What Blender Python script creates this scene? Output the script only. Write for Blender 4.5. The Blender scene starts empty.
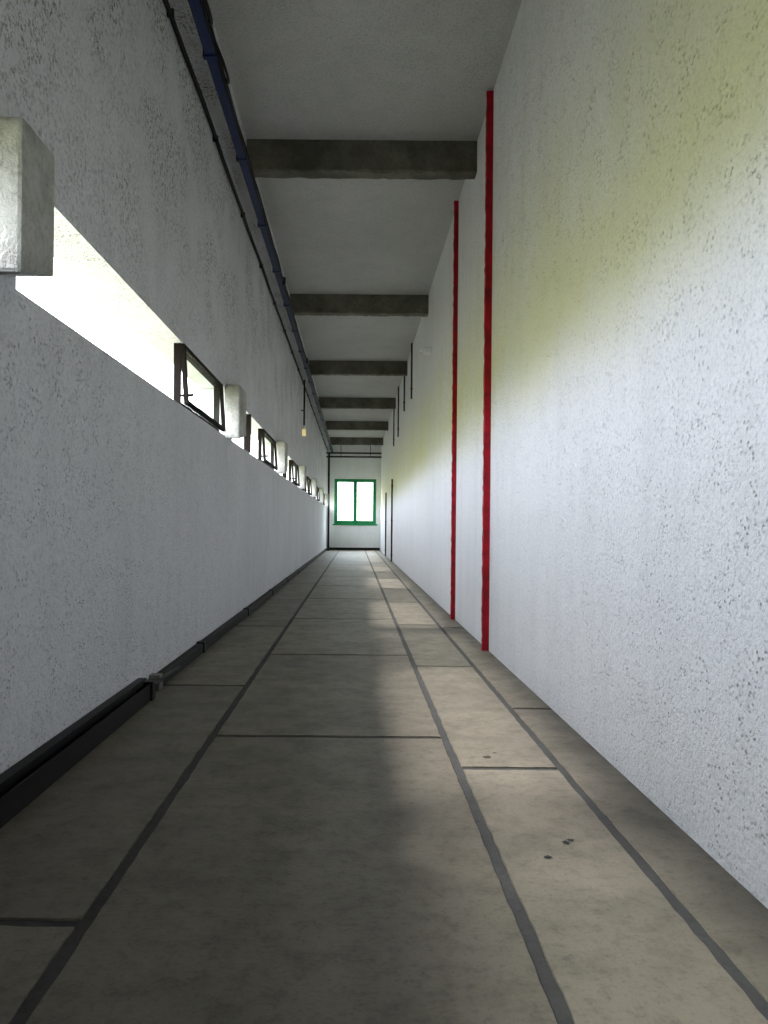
import bpy, bmesh, math, random
from mathutils import Vector, Matrix
random.seed(4)
H=0.8
sc=bpy.context.scene
sc.view_settings.view_transform='Standard'
sc.view_settings.look='None'
sc.view_settings.exposure=0.0

# ---------------------------------------------------------------- materials
class NT:
    def __init__(s,name):
        s.m=bpy.data.materials.new(name); s.m.use_nodes=True
        s.t=s.m.node_tree; s.t.nodes.clear()
        s.out=s.n('ShaderNodeOutputMaterial'); s.b=s.n('ShaderNodeBsdfPrincipled')
        s.l(s.b.outputs[0],s.out.inputs[0]); s.tc=s.n('ShaderNodeTexCoord')
    def n(s,k): return s.t.nodes.new(k)
    def l(s,a,b): s.t.links.new(a,b)
    def noise(s,scale,detail=4,rough=.55,vec=None):
        n=s.n('ShaderNodeTexNoise'); n.inputs['Scale'].default_value=scale
        n.inputs['Detail'].default_value=detail; n.inputs['Roughness'].default_value=rough
        s.l(vec or s.tc.outputs['Object'],n.inputs['Vector']); return n.outputs[0]
    def ramp(s,v,a,b,ca=(0,0,0),cb=(1,1,1)):
        r=s.n('ShaderNodeValToRGB'); e=r.color_ramp.elements
        e[0].position=a; e[0].color=(*ca,1); e[1].position=b; e[1].color=(*cb,1)
        s.l(v,r.inputs[0]); return r.outputs[0]
    def mix(s,f,a,b,mode='MIX'):
        m=s.n('ShaderNodeMix'); m.data_type='RGBA'; m.blend_type=mode
        for v,i in ((f,0),(a,6),(b,7)):
            if isinstance(v,tuple): m.inputs[i].default_value=(*v,1)
            elif isinstance(v,(int,float)): m.inputs[i].default_value=v
            else: s.l(v,m.inputs[i])
        return m.outputs[2]
    def math(s,op,a,b=0.0):
        m=s.n('ShaderNodeMath'); m.operation=op; m.use_clamp=False
        for v,i in ((a,0),(b,1)):
            if isinstance(v,(int,float)): m.inputs[i].default_value=v
            else: s.l(v,m.inputs[i])
        return m.outputs[0]
    def bump(s,h,strength,dist):
        b=s.n('ShaderNodeBump'); b.inputs['Strength'].default_value=strength; b.inputs['Distance'].default_value=dist
        s.l(h,b.inputs['Height']); s.l(b.outputs[0],s.b.inputs['Normal'])
    def fin(s,col,rough=.8,metal=0):
        if isinstance(col,tuple): s.b.inputs['Base Color'].default_value=(*col,1)
        else: s.l(col,s.b.inputs['Base Color'])
        s.b.inputs['Roughness'].default_value=rough; s.b.inputs['Metallic'].default_value=metal
        return s.m

def plaster(name,base,dark,mold,yellow_band=0.0,bs=.9,bd=.02,pitc=.35,midc=.18):
    t=NT(name)
    big=t.noise(.9,5); mid=t.noise(16,6,.7); fine=t.noise(75,4,.7)
    c=t.mix(t.ramp(big,.35,.7),base,dark)
    mp=t.n('ShaderNodeMapping'); mp.inputs['Scale'].default_value=(1,1,.12); t.l(t.tc.outputs['Object'],mp.inputs[0])
    streak=t.noise(5,4,.6,mp.outputs[0])
    c=t.mix(t.math('MULTIPLY',t.ramp(streak,.45,.72),.22),c,tuple(v*.72 for v in dark))
    c=t.mix(t.math('MULTIPLY',t.ramp(mid,.5,.72),midc),c,tuple(v*.7 for v in dark))
    c=t.mix(t.math('MULTIPLY',t.ramp(fine,.50,.68),.48),c,tuple(v*.5 for v in dark))
    v=t.n('ShaderNodeTexVoronoi'); v.inputs['Scale'].default_value=60; t.l(t.tc.outputs['Object'],v.inputs['Vector'])
    pit=t.ramp(v.outputs['Distance'],.05,.36)
    pm=t.ramp(t.noise(9,3),.44,.60)
    pitm=t.math('MULTIPLY',t.math('SUBTRACT',1.0,pit),pm)
    c=t.mix(t.math('MULTIPLY',pitm,pitc),c,(.28,.28,.26))
    sep=t.n('ShaderNodeSeparateXYZ'); t.l(t.tc.outputs['Object'],sep.inputs[0])
    zz=t.n('ShaderNodeMapRange'); t.l(sep.outputs[2],zz.inputs[0])
    zz.inputs[1].default_value=1.6; zz.inputs[2].default_value=2.6; zz.inputs[3].default_value=.08; zz.inputs[4].default_value=1
    sp=t.ramp(t.noise(60,3,.7),.53,.60)
    area=t.ramp(t.noise(2.2,4),.40,.60)
    mm=t.math('MULTIPLY',t.math('MULTIPLY',sp,area),t.math('MULTIPLY',zz.outputs[0],mold))
    c=t.mix(mm,c,(.07,.07,.06))
    if yellow_band>0:  # patchy yellow-green tint in the wall colour, strongest around mid height
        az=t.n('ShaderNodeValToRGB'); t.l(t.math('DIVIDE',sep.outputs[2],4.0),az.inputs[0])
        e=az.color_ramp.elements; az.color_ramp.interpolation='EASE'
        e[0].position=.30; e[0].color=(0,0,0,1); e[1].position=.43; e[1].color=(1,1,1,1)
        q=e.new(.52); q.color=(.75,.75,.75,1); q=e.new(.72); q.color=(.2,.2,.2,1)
        c=t.mix(t.math('MULTIPLY',t.math('MULTIPLY',az.outputs[0],yellow_band),t.ramp(t.noise(1.3,4),.2,.6)),c,(.78,.77,.42))
    hsum=t.math('ADD',t.math('MULTIPLY',mid,.7),t.math('ADD',t.math('MULTIPLY',fine,.5),t.math('MULTIPLY',pitm,-.6)))
    t.bump(hsum,bs,bd)
    return t.fin(c,.85)
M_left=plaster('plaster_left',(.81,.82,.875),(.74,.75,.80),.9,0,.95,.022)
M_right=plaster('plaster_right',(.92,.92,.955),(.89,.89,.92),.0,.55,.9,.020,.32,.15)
M_end=plaster('plaster_end',(.90,.91,.90),(.85,.86,.85),.1)
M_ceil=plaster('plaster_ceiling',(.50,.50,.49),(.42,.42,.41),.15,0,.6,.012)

def concrete(name,a,b,bs=.6,r=.85):
    t=NT(name); n1=t.noise(4,6,.65); n2=t.noise(40,5,.7)
    c=t.mix(t.ramp(n1,.35,.65),a,b)
    c=t.mix(t.math('MULTIPLY',t.ramp(n2,.5,.7),.5),c,tuple(v*.45 for v in b))
    t.bump(t.math('ADD',n2,n1),bs,.010); return t.fin(c,r)
M_beam=concrete('raw_concrete',(.17,.16,.13),(.07,.068,.054),.9)
M_pier=concrete('pier_concrete',(.58,.58,.55),(.30,.30,.28),.9)
M_sill=concrete('sill_concrete',(.26,.26,.24),(.18,.18,.165),.7)
M_grout=concrete('grout_dark',(.048,.048,.048),(.030,.030,.030),.5)

t=NT('floor_concrete')
at=t.n('ShaderNodeAttribute'); at.attribute_name='tone'
n1=t.noise(1.6,6,.6); n2=t.noise(7,6,.7); n3=t.noise(90,3,.6); n4=t.noise(28,5,.75)
c=t.mix(t.ramp(n1,.3,.7),(.190,.170,.134),(.125,.111,.086))
c=t.mix(t.math('MULTIPLY',t.ramp(n2,.45,.70),.6),c,(.073,.065,.050))
c=t.mix(t.math('MULTIPLY',t.ramp(n4,.52,.70),.45),c,(.06,.053,.042))
c=t.mix(t.math('MULTIPLY',t.ramp(n3,.55,.70),.4),c,(.045,.04,.033))
c=t.mix(1.0,c,at.outputs['Color'],'MULTIPLY')
t.bump(t.math('ADD',n3,t.math('MULTIPLY',n4,2.0)),.35,.004)
t.fin(c,.55); t.l(t.ramp(n2,.3,.8,(.48,)*3,(.68,)*3),t.b.inputs['Roughness'])
M_floor=t.m

def simple(name,col,rough=.5,metal=0,var=.35,sc_=25,spec=.5):
    t=NT(name); n=t.noise(sc_,4)
    c=t.mix(t.ramp(n,.35,.7),col,tuple(v*(1-var) for v in col))
    t.b.inputs['Specular IOR Level'].default_value=spec
    t.bump(n,.2,.002); return t.fin(c,rough,metal)
M_black=simple('black_plastic',(.008,.008,.009),.6,spec=.25)
M_trunk=simple('trunking_dark',(.006,.005,.006),.5,spec=.25)
M_blue=simple('cable_tray_blue',(.010,.020,.085),.5,spec=.3)
M_steel=simple('window_steel_dark',(.010,.007,.006),.8,spec=.1)
M_red=simple('red_paint',(.46,.003,.016),.6,0,.6,14,.3)
M_green=simple('green_paint',(.0,.24,.075),.4,0,.15)
M_stain=simple('stain',(.010,.010,.010),.6)
M_leaf=simple('dry_leaf',(.03,.02,.01),.8)
M_white=simple('white_plastic',(.75,.75,.75),.4,0,.05)
t=NT('lamp_glow'); t.fin((1,.8,.4)); t.b.inputs['Emission Color'].default_value=(1,.78,.4,1); t.b.inputs['Emission Strength'].default_value=.5; M_glow=t.m
t=NT('window_glass'); tr=t.n('ShaderNodeBsdfTransparent'); tr.inputs[0].default_value=(.95,.98,.96,1)
gl=t.n('ShaderNodeBsdfGlossy'); gl.inputs['Roughness'].default_value=.05
ms=t.n('ShaderNodeMixShader'); ms.inputs[0].default_value=.05
t.l(tr.outputs[0],ms.inputs[1]); t.l(gl.outputs[0],ms.inputs[2]); t.l(ms.outputs[0],t.out.inputs[0]); M_glass=t.m

# ---------------------------------------------------------------- mesh helpers
class MB:
    def __init__(s): s.bm=bmesh.new(); s.mats=[]
    def mi(s,m):
        if m not in s.mats: s.mats.append(m)
        return s.mats.index(m)
    def box(s,x0,x1,y0,y1,z0,z1,m,bev=0,mtx=None):
        vs=[s.bm.verts.new((x,y,z)) for x in(x0,x1) for y in(y0,y1) for z in(z0,z1)]
        f=[(0,1,3,2),(4,6,7,5),(0,4,5,1),(2,3,7,6),(0,2,6,4),(1,5,7,3)]
        fs=[s.bm.faces.new([vs[i] for i in q]) for q in f]
        k=s.mi(m)
        for q in fs:q.material_index=k
        if mtx: bmesh.ops.transform(s.bm,matrix=mtx,verts=vs)
        if bev:
            es=list({e for q in fs for e in q.edges})
            r=bmesh.ops.bevel(s.bm,geom=es,offset=bev,segments=2,affect='EDGES',profile=.6)
            for q in r['faces']: q.material_index=k
        return vs
    def tube(s,pts,r,m,seg=10):
        k=s.mi(m); rings=[]
        pts=[Vector(p) for p in pts]
        for i,p in enumerate(pts):
            d=(pts[min(i+1,len(pts)-1)]-pts[max(i-1,0)]).normalized()
            up=Vector((0,0,1)) if abs(d.z)<.9 else Vector((1,0,0))
            a=d.cross(up).normalized(); b=d.cross(a)
            rings.append([s.bm.verts.new(p+a*r*math.cos(2*math.pi*j/seg)+b*r*math.sin(2*math.pi*j/seg)) for j in range(seg)])
        for i in range(len(rings)-1):
            for j in range(seg):
                f=s.bm.faces.new((rings[i][j],rings[i][(j+1)%seg],rings[i+1][(j+1)%seg],rings[i+1][j])); f.material_index=k; f.smooth=True
        for rg in (rings[0],rings[-1]):
            f=s.bm.faces.new(rg); f.material_index=k
    def obj(s,name):
        bmesh.ops.recalc_face_normals(s.bm,faces=s.bm.faces)
        me=bpy.data.meshes.new(name); s.bm.to_mesh(me); s.bm.free()
        for m in s.mats: me.materials.append(m)
        o=bpy.data.objects.new(name,me); sc.collection.objects.link(o); return o

XL,XR=-1.24*H,1.10*H
Y0,Y1=-8*H,31*H
ZC=4.58*H
T=.24*H
ZS0,ZS1=1.855*H,2.30*H
blocks=[2.36+4.45*k for k in range(-2,7)]
def blen(k): return .26 if k==2 else .42

# ---------------------------------------------------------------- floor
b=MB()
b.box(XL-T,XR+.25,Y0-.25,Y1+.25,-.2,-.005,M_grout)
def jitter_strip(x0,x1,ys,g):
    ki=b.mi(M_floor)
    ys=sorted(ys)
    for i in range(len(ys)-1):
        a,c=ys[i]+.015,ys[i+1]-.015
        n=max(2,int((c-a)/.045)); m=max(2,int((x1-x0)/.045))
        pts=[]
        def J(s=.0022): return random.uniform(-s,s)
        for q in range(m): pts.append((x0+(x1-x0)*q/m,a+J()))
        for q in range(n): pts.append((x1+J(),a+(c-a)*q/n))
        for q in range(m): pts.append((x1-(x1-x0)*q/m,c+J()))
        for q in range(n): pts.append((x0+J(),c-(c-a)*q/n))
        vs=[b.bm.verts.new((x,y,0)) for x,y in pts]
        lo=[b.bm.verts.new((x,y,-.006)) for x,y in pts]
        f=b.bm.faces.new(vs); f.material_index=ki
        L=len(vs)
        for q in range(L):
            ff=b.bm.faces.new((vs[q],vs[(q+1)%L],lo[(q+1)%L],lo[q])); ff.material_index=ki
def joints(first,step):
    out=[]; y=first
    while y>-8: y-=step
    while y<31+step: out.append(min(max(y,-8),31)*H); y+=step
    return sorted(set([Y0]+out+[Y1]))
g=.019*H
gl_,gm,gr=-.67*H,.437*H,.87*H
jitter_strip(XL,gl_-g,joints(1.81,2.7),g)
jitter_strip(gl_+g,gm-g,joints(3.43,2.2),g)
jitter_strip(gm+g,gr-g,joints(3.0,2.2),g)
jitter_strip(gr+g,XR,joints(4.0,3.2),g)
def blob(cx,cy,r,m,z=.0012,sy=1.0):
    k=b.mi(m); n=14
    f=b.bm.faces.new([b.bm.verts.new((cx+math.cos(a)*r*random.uniform(.6,1.2),cy+math.sin(a)*r*sy*random.uniform(.6,1.2),z)) for a in [2*math.pi*i/n for i in range(n)]]); f.material_index=k
blob(.68*H,2.29*H,.013,M_stain); blob(.70*H,2.31*H,.010,M_stain)
blob(.595*H,2.19*H,.011,M_stain); blob(.585*H,3.14*H,.016,M_leaf); blob(.63*H,3.2*H,.008,M_leaf)
bmesh.ops.recalc_face_normals(b.bm,faces=b.bm.faces)
fl=b.obj('floor')
col=fl.data.color_attributes.new('tone','FLOAT_COLOR','CORNER')
for p in fl.data.polygons:
    rr=random.Random(int(p.center.x*50)*77+int(p.center.y*3)); v=rr.uniform(.84,1.10)
    for li in p.loop_indices: col.data[li].color=(v,v*rr.uniform(.98,1.0),v*.98,1)

# ---------------------------------------------------------------- ceiling, walls
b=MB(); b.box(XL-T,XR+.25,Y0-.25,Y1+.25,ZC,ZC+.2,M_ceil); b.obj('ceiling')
b=MB()
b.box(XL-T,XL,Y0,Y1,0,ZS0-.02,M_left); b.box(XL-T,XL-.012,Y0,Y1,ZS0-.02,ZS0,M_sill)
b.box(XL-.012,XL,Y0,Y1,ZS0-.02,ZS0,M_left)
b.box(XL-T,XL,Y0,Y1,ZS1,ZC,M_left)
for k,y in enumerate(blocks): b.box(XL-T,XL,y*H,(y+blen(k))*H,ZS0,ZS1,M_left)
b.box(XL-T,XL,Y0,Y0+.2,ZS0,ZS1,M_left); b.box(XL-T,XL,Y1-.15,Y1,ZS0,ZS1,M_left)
b.obj('wall_left')
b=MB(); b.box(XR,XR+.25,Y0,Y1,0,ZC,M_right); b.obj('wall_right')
b=MB(); b.box(XL-T,XR+.25,Y0-.25,Y0,0,ZC,M_end); b.obj('wall_back')
WX0,WX1=-.90*H,.90*H; WZ0,WZ1=1.13*H,3.07*H
b=MB()
b.box(XL-T,WX0,Y1,Y1+.25,0,ZC,M_end); b.box(WX1,XR+.25,Y1,Y1+.25,0,ZC,M_end)
b.box(WX0,WX1,Y1,Y1+.25,0,WZ0,M_end); b.box(WX0,WX1,Y1,Y1+.25,WZ1,ZC,M_end)
b.obj('wall_far')
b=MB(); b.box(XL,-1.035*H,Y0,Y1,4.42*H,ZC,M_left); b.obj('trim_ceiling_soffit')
b=MB(); b.box(XL+.06,XR-.02,Y1-.03,Y1,0,.09,M_black,.004); b.obj('baseboard_far')

# beams
for k in range(-3,6):
    y=(6.66+4.42*k)*H
    if y<Y0+.2 or y>Y1-.3: continue
    b=MB(); x0,x1=-1.035*H,XR
    n=40; ki=b.mi(M_beam); rings=[]
    for i in range(n+1):
        x=x0+(x1-x0)*i/n
        j=lambda: random.uniform(-.005,.005)
        yy0,yy1,z0,z1=y,y+.15*H,4.287*H,ZC
        prof=[(yy0,z1),(yy0+j(),z0+.012+j()),(yy0+.012,z0+j()),(yy1-.012,z0+j()),(yy1+j(),z0+.012),(yy1,z1)]
        rings.append([b.bm.verts.new((x,p,q)) for p,q in prof])
    for i in range(n):
        for q in range(6):
            f=b.bm.faces.new((rings[i][q],rings[i][(q+1)%6],rings[i+1][(q+1)%6],rings[i+1][q])); f.material_index=ki
    b.bm.faces.new(rings[0]); b.bm.faces.new(rings[-1])
    b.obj('ceiling_beam')

# concrete window piers
for k,y in enumerate(blocks):
    b=MB(); c=-1.10*H; y0,y1=y*H,(y+blen(k))*H
    z0,z1=1.825*H,2.34*H
    b.box(XL,c,y0,y1,z0,z1,M_pier,.012)
    for v in b.bm.verts:
        if v.co.z<(z0+z1)/2 and v.co.y>(y0+y1)/2: v.co.z+=.07*H
    b.obj('concrete_window_block')

# steel sashes in the ribbon window
wn=0
for k,y in enumerate(blocks):
    wn+=1
    b=MB(); a,c=(y-1.68)*H,(y-.20)*H; w=.022
    if a<Y0+.2: a=Y0+.25
    x=XL-.03
    b.box(x-.02,x+.02,a,a+w,ZS0,ZS1,M_steel); b.box(x-.02,x+.02,c-w,c,ZS0,ZS1,M_steel)
    b.box(x-.02,x+.02,a+w,c-w,ZS0,ZS0+w,M_steel); b.box(x-.02,x+.02,a+w,c-w,ZS1-w,ZS1,M_steel)
    if k>=4: b.box(x-.02,x+.045,(y-2.9)*H,(y-2.9)*H+.04,ZS0,ZS1,M_steel)
    zt=ZS1-.006; hh=ZS1-ZS0-.012
    R=Matrix.Translation((XL-.012,0,zt))@Matrix.Rotation(math.radians(-4),4,'Y')
    s=.024
    b.box(0,.025,a-.01,a+s,-hh,0,M_steel,0,R); b.box(0,.025,c-s,c,-hh,0,M_steel,0,R)
    b.box(0,.025,a+s,c-s,-hh,-hh+s,M_steel,0,R); b.box(0,.025,a+s,c-s,-s,0,M_steel,0,R)
    b.box(.010,.014,a+s,c-s,-hh+s,-s,M_glass,0,R)
    b.box(-.02,.05,a+.03,a+.045,-hh+.05,-hh+.065,M_steel,0,R)
    b.obj('window_%d'%wn)

# end window: green two-casement frame
b=MB(); y=Y1+.03; f=.085
b.box(WX0,WX1,y,y+.06,WZ0,WZ0+f,M_green,.004); b.box(WX0,WX1,y,y+.06,WZ1-f,WZ1,M_green,.004)
b.box(WX0,WX0+f,y,y+.06,WZ0+f,WZ1-f,M_green,.004); b.box(WX1-f,WX1,y,y+.06,WZ0+f,WZ1-f,M_green,.004)
b.box(-.035,.035,y-.01,y+.06,WZ0+f,WZ1-f,M_green,.004)
for s0,s1 in((WX0+f,-.035),(.035,WX1-f)):
    q=.03
    b.box(s0,s1,y+.015,y+.045,WZ0+f,WZ0+f+q,M_green); b.box(s0,s1,y+.015,y+.045,WZ1-f-q,WZ1-f,M_green)
    b.box(s0,s0+q,y+.015,y+.045,WZ0+f,WZ1-f,M_green); b.box(s1-q,s1,y+.015,y+.045,WZ0+f,WZ1-f,M_green)
    b.box(s0+q,s1-q,y+.028,y+.032,WZ0+f+q,WZ1-f-q,M_glass)
b.box(WX0-.05,WX1+.05,Y1-.04,Y1+.03,WZ0-.05,WZ0,M_green,.006)
b.obj('window_%d'%(wn+1))

# red painted ribs on the right wall
def rib(y,m,p,w,z0,z1,name):
    b=MB(); ki=b.mi(m); n=110; rings=[]
    for i in range(n+1):
        z=z0+(z1-z0)*i/n; j=lambda: random.uniform(-.003,.003)
        pr=[(XR,y),(XR-p+j(),y+j()),(XR-p+j(),y+w+j()),(XR,y+w)]
        rings.append([b.bm.verts.new((a,c,z)) for a,c in pr])
    for i in range(n):
        for q in range(4):
            b.bm.faces.new((rings[i][q],rings[i][(q+1)%4],rings[i+1][(q+1)%4],rings[i+1][q]))
    b.bm.faces.new(rings[0]); b.bm.faces.new(rings[-1])
    return b.obj(name)
rib(5.87*H,M_red,.043,.035,0,ZC-.01,'red_wall_rib')
rib(7.85*H,M_red,.037,.035,0,ZC-.01,'red_wall_rib')

def vpipe(x,y,z0,z1,r,m,name,bulb=False):
    b=MB(); b.tube([(x,y,z0),(x,y,z1)],r,m)
    z=z0+.15
    while z<z1-.03:
        b.box(x-r-.004,x+r+.004,y-r-.004,y+r+.004,z,z+.02,m); z+=.8
    return b.obj(name)
for yy,zt,zb in ((14.0,4.58,3.5),(16.1,4.58,3.6),(18.3,4.58,3.3),(20.4,4.58,3.3)):
    vpipe(XR-.020,yy*H,zb*H,zt*H,.014,M_black,'drop_conduit')
vpipe(XR-.028,20.9*H,0,2.4*H,.020,M_black,'riser_pipe')
vpipe(XR-.028,25.0*H,0,2.2*H,.020,M_black,'riser_pipe')
vpipe(XL+.10,30.2*H,0,4.1*H,.035,M_black,'riser_pipe')
b=MB(); b.box(XR-.09,XR,10.5*H,10.62*H,3.55*H,3.63*H,M_white,.008); b.box(XR-.14,XR-.09,10.53*H,10.59*H,3.57*H,3.61*H,M_white,.006); b.obj('wall_sensor')

b=MB(); 
for z in (4.14,3.98): b.tube([(XL,30.6*H,z*H),(XR,30.6*H,z*H)],.028,M_black)
for x in (-.5,.5): b.box(x-.01,x+.01,30.6*H-.01,30.6*H+.01,3.98*H,ZC,M_black)
b.obj('cross_pipe')

b=MB(); x=XL+.06; y=16.2*H
b.tube([(x,y,4.3*H),(x,y,3.25*H)],.016,M_black)
b.tube([(x,y,3.27*H),(x,y,3.19*H)],.03,M_white)
b.tube([(x,y,3.19*H),(x,y,3.13*H),(x,y,3.07*H),(x,y,3.04*H)],.036,M_glow,14)
b.box(XL,x,y-.01,y+.01,3.6*H,3.62*H,M_black)
b.obj('hanging_lamp')

# cable tray + cables
b=MB()
xa,xb=-1.045*H,-.975*H; zt=4.19*H
b.box(xa,xb,Y0,Y1,zt,zt+.006,M_blue); b.box(xa,xa+.005,Y0,Y1,zt+.006,zt+.055,M_blue); b.box(xb-.005,xb,Y0,Y1,zt+.006,zt+.055,M_blue)
y=Y0+.4
while y<Y1-.2:
    b.box(xa-.006,xb+.008,y,y+.03,zt-.010,zt,M_blue)
    b.box(xa-.012,xa-.004,y,y+.03,zt-.010,4.418*H,M_blue); y+=1.1
for j in range(2):
    pts=[]; y=Y0
    while y<=Y1:
        pts.append((xb+.004+.008*j+random.uniform(-.005,.005),y,zt+.006+.02*j+random.uniform(-.008,.004))); y+=.25
    b.tube(pts,.007,M_black,6)
for yl in (4.4,5.0):
    pts=[(xb+.01+.03*math.sin(a)*1.2,yl*H+.16*math.cos(a),zt+.03-.07*math.sin(a)) for a in [math.pi*i/12 for i in range(13)]]
    b.tube(pts,.008,M_black,6)
for yl in (9.4,13.9): b.box(xb-.004,xb+.03,yl*H,yl*H+.05,zt-.02,zt+.055,M_black,.004)
b.obj('cable_tray')
b=MB(); pts=[]; y=Y0
while y<=Y1: pts.append((XL+.02+random.uniform(-.003,.003),y,4.30*H+random.uniform(-.006,.006))); y+=.4
b.tube(pts,.014,M_black,8)
y=Y0+.5
while y<Y1: b.box(XL,XL+.036,y,y+.02,4.30*H-.018,4.30*H+.018,M_black); y+=1.2
b.obj('wall_conduit')

# floor trunking along left wall
b=MB(); yt=4.15*H; tw=.085*H; th=.12*H
b.box(XL,XL+.006,Y0,yt,0,th,M_trunk); b.box(XL+.006,XL+tw,Y0,yt,0,.006,M_trunk)
b.box(XL+tw-.006,XL+tw,Y0,yt,.006,th*.8,M_trunk); 
b.box(XL+.006,XL+tw*.55,Y0,yt,th-.006,th,M_trunk); b.box(XL+tw*.55-.005,XL+tw*.55,Y0,yt,th*.75,th-.006,M_trunk)
b.tube([(XL+tw*.75,Y0,.055),(XL+tw*.75,yt+.2,.05),(XL+tw*.6,yt+.6,.03)],.012,M_black,8)
b.tube([(XL+tw*.45,Y0,.03),(XL+tw*.45,yt+.3,.03)],.016,M_black,8)
b.box(XL+.004,XL+tw+.012,yt-.05,yt,0,th*.92,M_trunk,.006)
b.obj('floor_cable_trunking')
b=MB(); 
b.box(XL,XL+.045,yt+.03,Y1-.05,0,.06,M_black,.006)
y=yt+1.2
while y<Y1-.5: b.box(XL,XL+.053,y,y+.06,0,.068,M_trunk,.004); y+=1.9
b.box(XL,XL+.055,yt+.16,yt+.22,.0,.075,M_sill,.006)
b.obj('baseboard_cable_duct')

# ---------------------------------------------------------------- world (overcast sky above foliage)
w=bpy.data.worlds.new('overcast'); sc.world=w; w.use_nodes=True
nt=w.node_tree; nt.nodes.clear()
o=nt.nodes.new('ShaderNodeOutputWorld'); bg=nt.nodes.new('ShaderNodeBackground'); nt.links.new(bg.outputs[0],o.inputs[0])
tc=nt.nodes.new('ShaderNodeTexCoord'); sp=nt.nodes.new('ShaderNodeSeparateXYZ'); nt.links.new(tc.outputs['Generated'],sp.inputs[0])
mr=nt.nodes.new('ShaderNodeMapRange'); nt.links.new(sp.outputs[2],mr.inputs[0]); mr.inputs[1].default_value=-1; mr.inputs[2].default_value=1
rp=nt.nodes.new('ShaderNodeValToRGB'); nt.links.new(mr.outputs[0],rp.inputs[0])
e=rp.color_ramp.elements
e[0].position=0; e[0].color=(.07,.07,.045,1)
e[1].position=1; e[1].color=(.86,.92,1.0,1)
for p,cc in ((.35,(.16,.165,.10)),(.485,(.26,.275,.15)),(.50,(.31,.33,.26)),(.55,(.62,.65,.68)),(.62,(.85,.91,1.0))):
    q=e.new(p); q.color=(*cc,1)
nt.links.new(rp.outputs[0],bg.inputs[0]); bg.inputs[1].default_value=19.5

def portal(name,loc,rot,sx,sy):
    l=bpy.data.lights.new(name,'AREA'); l.shape='RECTANGLE'; l.size=sx; l.size_y=sy
    l.cycles.is_portal=True
    ob=bpy.data.objects.new(name,l); ob.location=loc; ob.rotation_euler=rot; sc.collection.objects.link(ob)
L=Y1-Y0
portal('portal_ribbon',(XL-T-.01,(Y0+Y1)/2,(ZS0+ZS1)/2),(0,-math.pi/2,0),ZS1-ZS0,L)
portal('portal_end',(0,Y1+.27,(WZ0+WZ1)/2),(-math.pi/2,0,0),WX1-WX0,WZ1-WZ0)
# sun veiled by thin cloud, coming in over the ribbon window sill
sl=bpy.data.lights.new('hazy_sun','SUN'); sl.energy=34; sl.angle=math.radians(12.5); sl.color=(1,.97,.94)
so=bpy.data.objects.new('hazy_sun',sl); sc.collection.objects.link(so)
el=math.radians(47.6)
so.rotation_euler=Vector((math.cos(el),0,-math.sin(el))).to_track_quat('-Z','Y').to_euler()
so.location=(-8,0,8)

# ---------------------------------------------------------------- camera
cd=bpy.data.cameras.new('camera'); cam=bpy.data.objects.new('camera',cd); sc.collection.objects.link(cam)
cd.sensor_fit='VERTICAL'; cd.sensor_height=36; cd.lens=36*720/1024
cd.shift_x=29/1024; cd.shift_y=15/1024; cd.clip_start=.02
cam.location=(0,0,H); cam.rotation_euler=(math.radians(90),math.radians(-.5),0)
sc.camera=cam
